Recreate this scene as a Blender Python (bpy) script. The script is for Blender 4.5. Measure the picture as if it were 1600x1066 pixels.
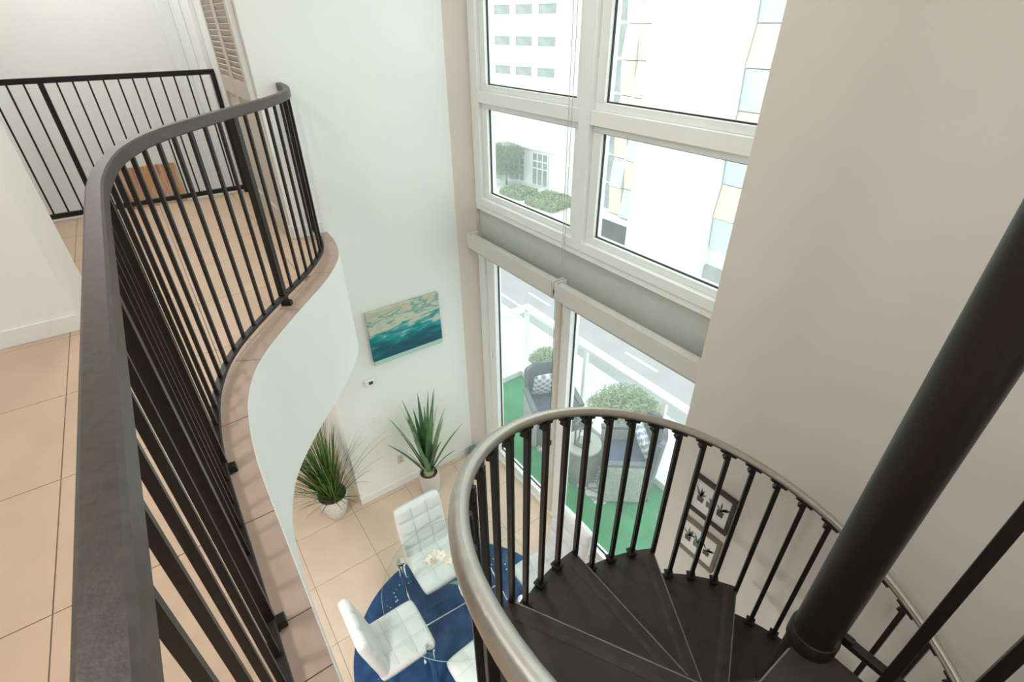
import bpy, bmesh, math, random
import numpy as np
from mathutils import Vector, Matrix
random.seed(7)
for o in list(bpy.data.objects): bpy.data.objects.remove(o)
S = bpy.context.scene
COL = S.collection
PI = math.pi
R = math.radians

# ------------------------------------------------------------------ camera
# loft floor is z=0, lower floor is z=ZF.  +y runs to the painting wall, +x to the windows
H = 1.41
ZF = -3.09
FPX, PIT, YAW, ROLL = 780.8, R(32.715), R(35.256), R(-0.519)
fw = Vector((math.sin(YAW)*math.cos(PIT), math.cos(YAW)*math.cos(PIT), -math.sin(PIT)))
r0 = Vector((math.cos(YAW), -math.sin(YAW), 0)); u0 = r0.cross(fw)
cr = math.cos(ROLL)*r0 + math.sin(ROLL)*u0
cu = math.cos(ROLL)*u0 - math.sin(ROLL)*r0
cam = bpy.data.cameras.new('camera'); co = bpy.data.objects.new('camera', cam); COL.objects.link(co)
cam.sensor_width = 36; cam.sensor_fit = 'HORIZONTAL'; cam.lens = 36*FPX/1600
cam.clip_start = 0.02; cam.clip_end = 500
co.matrix_world = Matrix(((cr.x, cu.x, -fw.x, 0), (cr.y, cu.y, -fw.y, 0), (cr.z, cu.z, -fw.z, H), (0, 0, 0, 1)))
S.camera = co

# ------------------------------------------------------------------ world, exposure
w = bpy.data.worlds.new('overcast_sky'); S.world = w; w.use_nodes = True
bg = w.node_tree.nodes['Background']; bg.inputs[0].default_value = (0.91, 1.0, 0.99, 1); bg.inputs[1].default_value = 2.1
S.view_settings.view_transform = 'Standard'; S.view_settings.look = 'None'
S.view_settings.exposure = 0.12; S.view_settings.gamma = 1.0; S.view_settings.use_curve_mapping = False
FILL_LAMP = 0.41          # strength of the added, unseen fill lamps
pl = bpy.data.lights.new('window_portal', 'AREA'); pl.shape = 'RECTANGLE'; pl.size = 2.75; pl.size_y = 5.8
pl.cycles.is_portal = True
po = bpy.data.objects.new('window_portal', pl); COL.objects.link(po)
po.location = (2.56, 2.58, -0.2); po.rotation_euler = (0, R(90), 0)

# ------------------------------------------------------------------ materials
MATS = {}
def mat(name, col, rough=0.6, metal=0.0, var=0.0, scale=8.0, bump=0.0, bscale=60.0, spec=None, coat=0.0, emit=None, estr=0.0):
    if name in MATS: return MATS[name]
    m = bpy.data.materials.new(name); m.use_nodes = True; nt = m.node_tree; b = nt.nodes['Principled BSDF']
    b.inputs['Base Color'].default_value = (*col, 1); b.inputs['Roughness'].default_value = rough
    b.inputs['Metallic'].default_value = metal
    if spec is not None: b.inputs['Specular IOR Level'].default_value = spec
    if coat: b.inputs['Coat Weight'].default_value = coat; b.inputs['Coat Roughness'].default_value = 0.15
    tc = nt.nodes.new('ShaderNodeTexCoord')
    if var:
        n = nt.nodes.new('ShaderNodeTexNoise'); n.inputs['Scale'].default_value = scale; n.inputs['Detail'].default_value = 6
        nt.links.new(tc.outputs['Object'], n.inputs['Vector'])
        r = nt.nodes.new('ShaderNodeValToRGB')
        r.color_ramp.elements[0].position = 0.3; r.color_ramp.elements[1].position = 0.7
        r.color_ramp.elements[0].color = (*[c*(1-var) for c in col], 1)
        r.color_ramp.elements[1].color = (*[min(1, c*(1+var)) for c in col], 1)
        nt.links.new(n.outputs['Fac'], r.inputs['Fac']); nt.links.new(r.outputs['Color'], b.inputs['Base Color'])
    if bump:
        n2 = nt.nodes.new('ShaderNodeTexNoise'); n2.inputs['Scale'].default_value = bscale; n2.inputs['Detail'].default_value = 4
        nt.links.new(tc.outputs['Object'], n2.inputs['Vector'])
        bp = nt.nodes.new('ShaderNodeBump'); bp.inputs['Strength'].default_value = bump; bp.inputs['Distance'].default_value = 0.01
        nt.links.new(n2.outputs['Fac'], bp.inputs['Height']); nt.links.new(bp.outputs['Normal'], b.inputs['Normal'])
    if emit: b.inputs['Emission Color'].default_value = (*emit, 1); b.inputs['Emission Strength'].default_value = estr
    MATS[name] = m
    return m
def ramp_mat(name, build, rough=0.6):
    """material whose base colour is made by build(nt, texcoord) -> colour socket"""
    m = bpy.data.materials.new(name); m.use_nodes = True; nt = m.node_tree; b = nt.nodes['Principled BSDF']
    b.inputs['Roughness'].default_value = rough
    tc = nt.nodes.new('ShaderNodeTexCoord')
    nt.links.new(build(nt, tc), b.inputs['Base Color'])
    MATS[name] = m
    return m
def ramp(nt, stops, fac):
    r = nt.nodes.new('ShaderNodeValToRGB'); e = r.color_ramp.elements
    e[0].position, e[0].color = stops[0][0], (*stops[0][1], 1)
    e[1].position, e[1].color = stops[-1][0], (*stops[-1][1], 1)
    for p, c in stops[1:-1]:
        k = e.new(p); k.color = (*c, 1)
    nt.links.new(fac, r.inputs['Fac']); return r.outputs['Color']
def glass_mat(name, tint=(1, 1, 1), refl=0.08, rough=0.0, veil=0.0):
    m = bpy.data.materials.new(name); m.use_nodes = True; nt = m.node_tree; nt.nodes.clear()
    o = nt.nodes.new('ShaderNodeOutputMaterial'); t = nt.nodes.new('ShaderNodeBsdfTransparent'); t.inputs[0].default_value = (*tint, 1)
    g = nt.nodes.new('ShaderNodeBsdfGlossy'); g.inputs['Roughness'].default_value = rough
    f = nt.nodes.new('ShaderNodeFresnel'); f.inputs[0].default_value = 1.3
    mu = nt.nodes.new('ShaderNodeMath'); mu.operation = 'MULTIPLY'; mu.inputs[1].default_value = refl/0.08
    ge = nt.nodes.new('ShaderNodeNewGeometry'); iv = nt.nodes.new('ShaderNodeMath'); iv.operation = 'SUBTRACT'; iv.inputs[0].default_value = 1
    nt.links.new(ge.outputs['Backfacing'], iv.inputs[1]); m3 = nt.nodes.new('ShaderNodeMath'); m3.operation = 'MULTIPLY'
    mx = nt.nodes.new('ShaderNodeMixShader'); nt.links.new(f.outputs[0], mu.inputs[0]); nt.links.new(mu.outputs[0], m3.inputs[0]); nt.links.new(iv.outputs[0], m3.inputs[1]); nt.links.new(m3.outputs[0], mx.inputs[0])
    src = t.outputs[0]
    if veil:            # glare haze over the outdoor view, put in as a pale translucent mix
        tl = nt.nodes.new('ShaderNodeBsdfTranslucent'); tl.inputs[0].default_value = (.9, .95, .93, 1)
        fx = nt.nodes.new('ShaderNodeMixShader'); fx.inputs[0].default_value = veil
        nt.links.new(src, fx.inputs[1]); nt.links.new(tl.outputs[0], fx.inputs[2]); src = fx.outputs[0]
    nt.links.new(src, mx.inputs[1]); nt.links.new(g.outputs[0], mx.inputs[2]); nt.links.new(mx.outputs[0], o.inputs[0])
    MATS[name] = m
    return m

M_wall = mat('white_wall_paint', (0.86, 0.875, 0.85), 0.75, var=0.012, scale=3, bump=0.03, bscale=180)
M_walld = mat('warm_grey_wall_paint', (0.70, 0.655, 0.59), 0.8, var=0.02, scale=2, bump=0.03, bscale=160)
M_trim = mat('white_trim_paint', (0.84, 0.85, 0.83), 0.45, var=0.01)
M_frame = mat('white_window_frame', (0.88, 0.90, 0.88), 0.35, var=0.01)
M_spand = mat('grey_window_panel', (0.58, 0.60, 0.56), 0.5, var=0.02)
M_gasket = mat('black_gasket', (0.03, 0.035, 0.03), 0.6, var=0.1)
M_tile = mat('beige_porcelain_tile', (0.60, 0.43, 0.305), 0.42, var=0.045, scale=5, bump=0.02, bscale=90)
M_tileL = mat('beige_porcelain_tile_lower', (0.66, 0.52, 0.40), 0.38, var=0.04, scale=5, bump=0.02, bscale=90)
M_tileB = mat('pinkish_beige_edge_tile', (0.47, 0.345, 0.275), 0.5, var=0.07, scale=9, bump=0.04, bscale=120)
M_grout = mat('grey_brown_grout', (0.27, 0.21, 0.16), 0.9, var=0.1, scale=40)
M_iron = mat('black_brown_painted_iron', (0.012, 0.009, 0.0085), 0.4, var=0.25, scale=60, bump=0.05, bscale=140, spec=0.4)
M_rail = mat('scuffed_dark_iron_rail', (0.046, 0.033, 0.028), 0.42, var=0.3, scale=70, bump=0.05, bscale=260, spec=0.6)
M_steel = mat('brushed_steel_handrail', (0.58, 0.545, 0.50), 0.34, 1.0, var=0.06, scale=30, bump=0.04, bscale=200)
M_tread = mat('dark_brown_tread', (0.025, 0.019, 0.016), 0.5, var=0.3, scale=14, bump=0.1, bscale=240, spec=0.45)
M_nose = mat('worn_metal_tread_edge', (0.20, 0.17, 0.155), 0.45, 0.4, var=0.25, scale=30)
M_chrome = mat('chrome', (0.85, 0.86, 0.87), 0.08, 1.0)
M_leather = mat('white_leather', (0.74, 0.76, 0.74), 0.42, var=0.02, scale=15, bump=0.05, bscale=150)
M_glass = glass_mat('window_glass', (0.985, 0.995, 0.99), 0.06, veil=0.06)
M_tglass = glass_mat('table_glass', (0.95, 0.98, 0.97), 0.12)
M_bglass = glass_mat('balcony_glass', (0.92, 0.97, 0.955), 0.07)
M_turf = mat('green_turf', (0.045, 0.28, 0.115), 0.95, var=0.22, scale=3.0, bump=0.5, bscale=300)
M_blind = mat('pale_grey_blind_fabric', (0.66, 0.655, 0.61), 0.8, var=0.02, bump=0.03, bscale=300)
M_ext = mat('white_render_facade', (0.80, 0.80, 0.80), 0.9, var=0.03, scale=0.6)
M_conc = mat('pale_concrete', (0.66, 0.67, 0.66), 0.95, var=0.06, scale=0.5)
M_asph = mat('pale_asphalt', (0.33, 0.325, 0.335), 0.95, var=0.07, scale=0.6, bump=0.1, bscale=30)
M_line = mat('road_line_white', (0.85, 0.85, 0.85), 0.9, var=0.03)

# ------------------------------------------------------------------ mesh helpers
class MB:
    def __init__(s): s.v = []; s.f = []
    def add(s, vs, fs):
        k = len(s.v); s.v += [tuple(v) for v in vs]; s.f += [tuple(i+k for i in f) for f in fs]; return s
    def box(s, x0, x1, y0, y1, z0, z1):
        vs = [(x, y, z) for z in (z0, z1) for y in (y0, y1) for x in (x0, x1)]
        return s.add(vs, [(0, 2, 3, 1), (4, 5, 7, 6), (0, 1, 5, 4), (2, 6, 7, 3), (0, 4, 6, 2), (1, 3, 7, 5)])
    def obox(s, c, ax, ay, az, hx, hy, hz):
        c, ax, ay, az = Vector(c), Vector(ax), Vector(ay), Vector(az)
        vs = [c+ax*(hx*i)+ay*(hy*j)+az*(hz*k) for k in (-1, 1) for j in (-1, 1) for i in (-1, 1)]
        return s.add(vs, [(0, 2, 3, 1), (4, 5, 7, 6), (0, 1, 5, 4), (2, 6, 7, 3), (0, 4, 6, 2), (1, 3, 7, 5)])
    def prism(s, poly, z0, z1):
        n = len(poly)
        a = sum(poly[i][0]*poly[(i+1) % n][1]-poly[(i+1) % n][0]*poly[i][1] for i in range(n))
        if a < 0: poly = poly[::-1]
        vs = [(p[0], p[1], z0) for p in poly]+[(p[0], p[1], z1) for p in poly]
        return s.add(vs, [tuple(range(n))[::-1], tuple(range(n, 2*n))]+[(i, (i+1) % n, n+(i+1) % n, n+i) for i in range(n)])
    def lathe(s, prof, n=32, c=(0, 0, 0), cap0=True, cap1=True):
        vs = []; m = len(prof)
        for r, z in prof:
            for i in range(n):
                a = 2*PI*i/n; vs.append((c[0]+r*math.cos(a), c[1]+r*math.sin(a), c[2]+z))
        fs = [(j*n+i, j*n+(i+1) % n, (j+1)*n+(i+1) % n, (j+1)*n+i) for j in range(m-1) for i in range(n)]
        if cap0: fs.append(tuple(range(n))[::-1])
        if cap1: fs.append(tuple((m-1)*n+i for i in range(n)))
        return s.add(vs, fs)
    def sweep(s, path, prof, closed_ends=True, sides=None, ups=None):
        """sweep a 2D profile [(side,up)] along a path"""
        path = [Vector(p) for p in path]; n = len(path); m = len(prof); vs = []
        for i, p in enumerate(path):
            t = (path[min(i+1, n-1)]-path[max(i-1, 0)]).normalized()
            if ups is None:
                up0 = Vector((0, 0, 1)) if abs(t.z) < 0.95 else Vector((1, 0, 0))
            else: up0 = Vector(ups)
            sd = t.cross(up0).normalized(); up = sd.cross(t).normalized()
            for a, b in prof: vs.append(p+sd*a+up*b)
        fs = [(j*m+i, j*m+(i+1) % m, (j+1)*m+(i+1) % m, (j+1)*m+i) for j in range(n-1) for i in range(m)]
        if closed_ends: fs += [tuple(range(m))[::-1], tuple((n-1)*m+i for i in range(m))]
        return s.add(vs, fs)
    def tube(s, path, r, n=10, rs=None):
        if rs is None: return s.sweep(path, [(r*math.cos(2*PI*i/n), r*math.sin(2*PI*i/n)) for i in range(n)])
        path = [Vector(p) for p in path]; k = len(path); vs = []
        for i, p in enumerate(path):
            t = (path[min(i+1, k-1)]-path[max(i-1, 0)]).normalized()
            up0 = Vector((0, 0, 1)) if abs(t.z) < 0.95 else Vector((1, 0, 0))
            sd = t.cross(up0).normalized(); up = sd.cross(t)
            for j in range(n): a = 2*PI*j/n; vs.append(p+sd*(rs[i]*math.cos(a))+up*(rs[i]*math.sin(a)))
        fs = [(j*n+i, j*n+(i+1) % n, (j+1)*n+(i+1) % n, (j+1)*n+i) for j in range(k-1) for i in range(n)]
        fs += [tuple(range(n))[::-1], tuple((k-1)*n+i for i in range(n))]
        return s.add(vs, fs)
    def mesh(s, name):
        me = bpy.data.meshes.new(name); me.from_pydata([tuple(map(float, v)) for v in s.v], [], s.f)
        bm = bmesh.new(); bm.from_mesh(me); bmesh.ops.recalc_face_normals(bm, faces=bm.faces); bm.to_mesh(me); bm.free(); me.update()
        return me
def part(name, mb, m, parent=None, smooth=False, bevel=0.0, seg=2, loc=None, rot=None):
    me = mb.mesh(name) if isinstance(mb, MB) else mb
    o = bpy.data.objects.new(name, me); COL.objects.link(o)
    if m is not None and not me.materials: me.materials.append(m)
    if smooth:
        for p in me.polygons: p.use_smooth = True
        me.set_sharp_from_angle(angle=R(40))
    if bevel:
        b = o.modifiers.new('bevel', 'BEVEL'); b.width = bevel; b.segments = seg; b.limit_method = 'ANGLE'
    if loc: o.location = loc
    if rot: o.rotation_euler = rot
    o.parent = parent
    return o
def tag(o, label=None, cat=None, group=None, kind=None):
    if label: o['label'] = label
    if cat: o['category'] = cat
    if group: o['group'] = group
    if kind: o['kind'] = kind
    return o
def empty(name, loc=(0, 0, 0), rz=0.0):
    o = bpy.data.objects.new(name, None); COL.objects.link(o); o.location = loc; o.rotation_euler = (0, 0, rz); o.empty_display_size = 0.1
    return o
def thing(name, label, cat, loc=(0, 0, 0), rz=0.0, group=None): return tag(empty(name, loc, rz), label, cat, group)
def struct(name, mb, m, label=None, bevel=0.0, smooth=False):
    o = part(name, mb, m, None, smooth, bevel); o['kind'] = 'structure'
    if label: o['label'] = label
    return o
def copy_tree(o, parent=None):
    c = o.copy(); COL.objects.link(c); c.parent = parent
    for ch in list(o.children): copy_tree(ch, c)
    return c
def clip(poly, x0, x1, y0, y1):
    """polygon clipped to a rectangle"""
    def cut(ps, ins, inter):
        out = []
        for i in range(len(ps)):
            a, b = ps[i-1], ps[i]
            if ins(b):
                if not ins(a): out.append(inter(a, b))
                out.append(b)
            elif ins(a): out.append(inter(a, b))
        return out
    def ix(v): return lambda a, b: (v, a[1]+(b[1]-a[1])*(v-a[0])/(b[0]-a[0]))
    def iy(v): return lambda a, b: (a[0]+(b[0]-a[0])*(v-a[1])/(b[1]-a[1]), v)
    for ins, it in ((lambda p: p[0] >= x0, ix(x0)), (lambda p: p[0] <= x1, ix(x1)), (lambda p: p[1] >= y0, iy(y0)), (lambda p: p[1] <= y1, iy(y1))):
        poly = cut(poly, ins, it)
        if len(poly) < 3: return []
    return poly
def area(p): return abs(sum(p[i-1][0]*p[i][1]-p[i][0]*p[i-1][1] for i in range(len(p))))/2

# ------------------------------------------------------------------ the S-shaped loft edge
EP = [(-.016, -2.0), (-.016, -1.0), (-.016, 0.0), (-.016, .8), (-.016, 1.2), (-.016, 1.5), (-.012, 1.70), (.006, 1.90), (.040, 2.10), (.101, 2.283), (.177, 2.428), (.271, 2.561), (.397, 2.72), (.534, 2.885), (.691, 3.072), (.831, 3.275), (.933, 3.477), (.994, 3.723), (1.015, 3.98), (1.015, 4.2)]
def catmull(P, n=8):
    out = []
    for i in range(1, len(P)-2):
        p0, p1, p2, p3 = [Vector(q) for q in P[i-1:i+3]]
        for k in range(n):
            t = k/n
            out.append(0.5*((2*p1)+(p2-p0)*t+(2*p0-5*p1+4*p2-p3)*t*t+(3*p1-p0-3*p2+p3)*t**3))
    out.append(Vector(P[-2])); return out
EDGE = catmull(EP)
def offset(d):
    out = []
    for i, p in enumerate(EDGE):
        t = (EDGE[min(i+1, len(EDGE)-1)]-EDGE[max(i-1, 0)]).normalized()
        out.append(Vector((p.x-t.y*d, p.y+t.x*d)))
    return out
class Arc:
    def __init__(s, pts):
        s.p = pts; s.l = [0.0]
        for a, b in zip(pts, pts[1:]): s.l.append(s.l[-1]+(b-a).length)
    def at(s, d):
        for i in range(len(s.p)-1):
            if d <= s.l[i+1] or i == len(s.p)-2:
                t = (d-s.l[i])/(s.l[i+1]-s.l[i]); q = s.p[i]+(s.p[i+1]-s.p[i])*t
                return q, (s.p[min(i+2, len(s.p)-1)]-s.p[max(i-1, 0)]).normalized()
    def near(s, xy):
        xy = Vector(xy); i = min(range(len(s.p)), key=lambda k: (s.p[k]-xy).length); return s.l[i]

# ================================================================== SETTING
YB, XL, CE = -2.4, -2.7, 2.9        # rear wall, left wall, ceiling
LP = 3.98                           # painting wall
# --- lower floor with single tiles
fl = struct('floor', MB().box(XL, 2.5, YB, 7.1, ZF-0.12, ZF-0.004), M_grout, 'lower floor of large beige square tiles')
T = 0.6125
def tiles(parent, poly, gx, gy, z0, z1, m, xr, yr):
    full = None
    for i in range(*xr):
        for j in range(*yr):
            x0, y0 = gx+i*T, gy+j*T
            c = clip(poly, x0+.002, x0+T-.002, y0+.002, y0+T-.002)
            if len(c) < 3 or area(c) < 0.002: continue
            if area(c) > (T-.004)**2*0.999:
                if full is None:
                    full = MB().box(0, T-.004, 0, T-.004, z0, z1).mesh('tile'); full.materials.append(m)
                o = bpy.data.objects.new('tile', full); COL.objects.link(o); o.location = (x0+.002, y0+.002, 0); o.parent = parent
            else: part('tile', MB().prism(c, z0, z1), m, parent)
tiles(fl, [(-1.9, .4), (2.36, .4), (2.36, 3.98), (.77, 3.98), (.77, 6.9), (-1.9, 6.9)], .648-T*5, 3.305-T*5, ZF-.004, ZF, M_tileL, (0, 9), (0, 11))
# --- loft floor: slab, tiles, border course along the curved edge
inner = offset(0.118)
slab_poly = [(XL, YB)]+[(-.016, YB)]+[tuple(p) for p in EDGE]+[(1.015, 4.1), (.76, 4.1), (.76, 5.62), (XL, 5.62)]
lf = struct('floor_loft', MB().prism(slab_poly, -0.78, -0.004), M_grout, 'loft floor of beige square tiles ending in an S-shaped edge')
inn_poly = [(XL, YB), (inner[0].x, YB)]+[tuple(p) for p in inner]+[(.76, 3.98), (.76, 5.6), (XL, 5.6)]
tiles(lf, inn_poly, -.62-T*3, 1.394-T*4, -.004, 0.0, M_tile, (0, 7), (0, 11))
A_e, A_i = Arc(EDGE), Arc(inner)
def strip(mb, a0, a1, b0, b1, z0, z1, n=6):
    pa = [A_e.at(a0+(a1-a0)*k/n)[0] for k in range(n+1)]; pb = [A_i.at(b0+(b1-b0)*k/n)[0] for k in range(n+1)]
    return mb.prism([tuple(p) for p in pa]+[tuple(p) for p in pb[::-1]], z0, z1)
ys = [-.4, .2, .795, .975, 1.40, 1.97]
cuts = [(A_e.near((-.016, y)), A_i.near((-.134, y))) for y in ys]
for xy in [(.15, 2.39), (.46, 2.80), (.79, 3.21), (1.0, 3.77)]:
    e = A_e.near(xy); q, t = A_e.at(e); cuts.append((e, A_i.near((q.x-t.y*.118, q.y+t.x*.118))))
cuts.append((A_e.l[-1], A_i.l[-1]))
for (a0, b0), (a1, b1) in zip(cuts, cuts[1:]):
    part('edge_tile', strip(MB(), a0+.002, a1-.002, b0+.002, b1-.002, -.004, 0.0), M_tileB, lf)
# white curved fascia of the loft slab
fo = offset(-0.004); fi = offset(0.05)
fas = MB(); n = len(fo)
for a, b in ((0, n),):
    vs = []
    for p, q in zip(fo, fi): vs += [(p.x, p.y, -.80), (p.x, p.y, -.006), (q.x, q.y, -.006), (q.x, q.y, -.80)]
    fas.add(vs, [(4*i+k, 4*i+(k+1) % 4, 4*i+4+(k+1) % 4, 4*i+4+k) for i in range(n-1) for k in range(4)]+[(0, 1, 2, 3), (4*n-4, 4*n-1, 4*n-2, 4*n-3)])
struct('wall_loft_edge', fas, M_wall, 'deep white curved fascia below the loft edge', smooth=True)
sof = [(XL, YB), (-.07, YB)]+[tuple(p) for p in offset(.045)]+[(.76, 4.1), (.76, 5.6), (XL, 5.6)]
struct('ceiling_under_loft', MB().prism(sof, -.80, -.781), M_wall, 'white ceiling under the loft')
# --- walls
struct('wall_back', MB().box(.76, 2.19, LP, LP+.14, ZF, CE), M_wall, 'tall white wall that carries the seascape painting')
struct('wall_window_return', MB().prism([(2.19, LP), (2.365, LP-.07), (2.5, LP-.07), (2.5, LP+.14), (2.19, LP+.14)], ZF, CE), M_walld, 'narrow angled wall strip beside the window frame')  # angle and darker colour stand in for the soft shade at the wall's end
struct('wall_right', MB().box(2.16, 2.52, YB, 1.25, ZF, CE), M_walld, 'tall warm grey wall behind the spiral staircase', bevel=.006)
struct('wall_rear', MB().box(XL, 2.5, YB-.15, YB, ZF, CE), M_wall)
struct('wall_left', MB().box(XL-.15, XL, YB, 7.1, ZF, CE), M_wall)
struct('ceiling', MB().box(XL, 2.5, YB, 7.1, CE, CE+.15), M_wall)
struct('wall_hall_right', MB().box(.76, .90, LP+.14, 7.0, -.78, CE), M_wall, 'white hall wall with the louvred closet')
struct('wall_hall_right_lower', MB().box(.77, .90, LP+.14, 7.0, ZF, -.78), M_wall)
struct('wall_stairwell_end', MB().box(XL, .9, 7.0, 7.15, ZF, CE), M_wall, 'white end wall beyond the hall railing')
struct('wall_stairwell_left', MB().box(-.95, -.82, 5.62, 7.0, ZF, CE), M_wall, 'white wall at the left of the stairwell')
struct('wall_loft_block', MB().box(XL, -.56, 3.29, 4.0, 0, CE), M_wall, 'white wall block standing on the loft floor')
struct('wall_window_header', MB().box(2.36, 2.56, 1.25, LP-.07, 2.72, CE), M_wall)
# --- baseboards
def base(name, x0, x1, y0, y1, z): return struct(name, MB().box(x0, x1, y0, y1, z, z+.095), M_trim, bevel=.004)
base('baseboard_back', .76, 2.19, LP-.014, LP, ZF)
base('baseboard_block', XL, -.56, 3.276, 3.29, 0)
base('baseboard_hall', .746, .76, LP, 4.08, 0)
base('baseboard_loft_back', .76, 1.0, LP-.014, LP, 0)

# ================================================================== WINDOWS
W1 = tag(empty('window_1', (2.38, 1.25, 0)), kind='structure'); W1['label'] = 'tall white framed window of four panes above the grey panel'
def bxr(p, name, m, x0, x1, y0, y1, z0, z1, bev=.003):
    return part(name, MB().box(x0-p.location.x, x1-p.location.x, y0-p.location.y, y1-p.location.y, z0-p.location.z, z1-p.location.z), m, p, bevel=bev)
YW0, YW1 = 1.20, LP-.075
bxr(W1, 'jamb', M_frame, 2.365, 2.50, 3.80, YW1, .00, 2.72)
bxr(W1, 'mullion', M_frame, 2.36, 2.50, 2.475, 2.575, .00, 2.72)
bxr(W1, 'sill_rail', M_frame, 2.36, 2.50, YW0, 2.475, .0, .07)
bxr(W1, 'sill_rail', M_frame, 2.36, 2.50, 2.575, 3.80, .0, .07)
for (ya, yb) in ((2.575, 3.80), (YW0, 2.475)):
    bxr(W1, 'transom', M_frame, 2.365, 2.50, ya, yb, .85, .935)
    for (za, zb) in ((.07, .85), (.935, 2.72)):
        s = .075
        for (a, b, c, d) in ((ya, yb, za, za+.045), (ya, yb, zb-.045, zb), (yb-s, yb, za+.045, zb-.045), (ya, ya+s, za+.045, zb-.045)):
            bxr(W1, 'sash', M_frame, 2.40, 2.48, a, b, c, d)
        ya2, yb2, za2, zb2 = ya+s, yb-s, za+.045, zb-.045
        g = MB()
        for (a, b, c, d) in ((ya2, yb2, za2, za2+.008), (ya2, yb2, zb2-.008, zb2), (ya2, ya2+.008, za2, zb2), (yb2-.008, yb2, za2, zb2)):
            g.box(2.425-2.38, 2.437-2.38, a-1.25, b-1.25, c, d)
        part('gasket', g, M_gasket, W1)
        bxr(W1, 'pane', M_glass, 2.438, 2.444, ya2, yb2, za2, zb2, 0)
sp = struct('trim_1', MB().box(2.40, 2.50, YW0, YW1, -.47, 0.0), M_spand, 'grey panel band between upper windows and glass doors')
bx = part('cover_strip', MB().box(2.37, 2.40, YW0, YW1, -.05, 0.0), M_frame, sp, bevel=.003)
# glass doors below
D1 = tag(empty('door_1', (2.38, 1.25, ZF)), kind='structure'); D1['label'] = 'tall white framed glass balcony doors'
ZT = -.40
bxr(D1, 'jamb', M_frame, 2.365, 2.50, 3.80, YW1, ZF, ZT)
bxr(D1, 'head_rail', M_frame, 2.37, 2.50, YW0, 3.80, -.47, ZT)
bxr(D1, 'stile', M_frame, 2.39, 2.47, 3.67, 3.80, ZF+.03, -.47)
bxr(D1, 'stile', M_walld, 2.36, 2.47, 2.665, 2.72, ZF+.03, -.47)
bxr(D1, 'stile', M_frame, 2.385, 2.49, 2.56, 2.665, ZF+.03, -.47)
bxr(D1, 'bottom_rail', M_frame, 2.39, 2.47, 2.72, 3.67, ZF+.03, ZF+.11)
bxr(D1, 'bottom_rail', M_frame, 2.39, 2.47, YW0, 2.56, ZF+.03, ZF+.11)
bxr(D1, 'threshold', M_frame, 2.36, 2.52, YW0, YW1, ZF-.01, ZF+.03)
for (a, b) in ((2.72, 3.67), (YW0, 2.56)):
    g = MB()
    g.box(.055, .066, b-.009-1.25, b-1.25, .11, -.47-ZF); g.box(.055, .066, a-1.25, b-1.25, .11, .118)
    part('gasket', g, M_gasket, D1)
    bxr(D1, 'pane', M_glass, 2.447, 2.453, a, b, ZF+.11, -.47, 0)
for z in (-1.6, -2.85):
    part('hinge', MB().lathe([(.012, -.05), (.012, .05)], 12, (-.005, 3.745-1.25, z-ZF)), M_frame, D1, True)
part('lock', MB().box(-.03, -.02, 2.69-1.25, 2.70-1.25, 1.0, 1.06), M_gasket, D1)

# ================================================================== ROLLER BLINDS
def blind(label, y0, y1, x, z, drop, sgn):
    t = thing('roller_blind', label, 'blind', (x, (y0+y1)/2, z), 0, 'roller blinds above the glass doors')
    h = (y1-y0)/2
    prof = [(.048*math.cos(2*PI*i/20), .048*math.sin(2*PI*i/20)) for i in range(20)]
    part('roll', MB().sweep([(0, -h+.012, 0), (0, h-.012, 0)], prof), M_blind, t, True)
    part('fabric', MB().box(.040, .046, -h+.015, h-.015, -drop, 0), M_blind, t)
    part('hem_bar', MB().box(.030, .052, -h+.014, h-.014, -drop-.03, -drop), M_blind, t, bevel=.004)
    part('valance', MB().box(-.062, -.054, -h+.01, h-.01, -.075, .06), M_blind, t, bevel=.003)
    for s in (-1, 1):
        part('bracket', MB().box(-.058, .06, s*h-.006 if s > 0 else s*h, s*h if s > 0 else s*h+.006, -.06, .06), M_frame, t, bevel=.002)
    return t
b1 = blind('pale roller blind rolled up above the left glass door', 2.635, 3.895, 2.305, -.325, .13, 1)
b2 = blind('pale roller blind rolled up above the right glass pane beside the grey wall', 1.262, 2.60, 2.295, -.325, .13, -1)
kn = part('clutch', MB().sweep([(-.03, .66, -.03), (-.03, .69, -.03)], [(.022*math.cos(2*PI*i/14), .022*math.sin(2*PI*i/14)) for i in range(14)]), M_gasket, b2, True)
part('pull_chain', MB().tube([(-.03, .685, -.05), (-.03, .685, -.6), (-.03, .68, -1.9)], .0022, 6), M_gasket, b2)
ch = thing('bead_chain', 'thin bead chain hanging in front of the upper window mullion', 'cord', (2.345, 2.66, 2.6))
part('chain', MB().tube([(0, 0, 0), (0, 0, -1.5), (-.002, -.01, -2.86)], .0025, 6), M_spand, ch)
part('chain', MB().tube([(0, -.035, 0), (0, -.035, -1.5), (-.002, -.03, -2.86)], .0025, 6), M_spand, ch)

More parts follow.
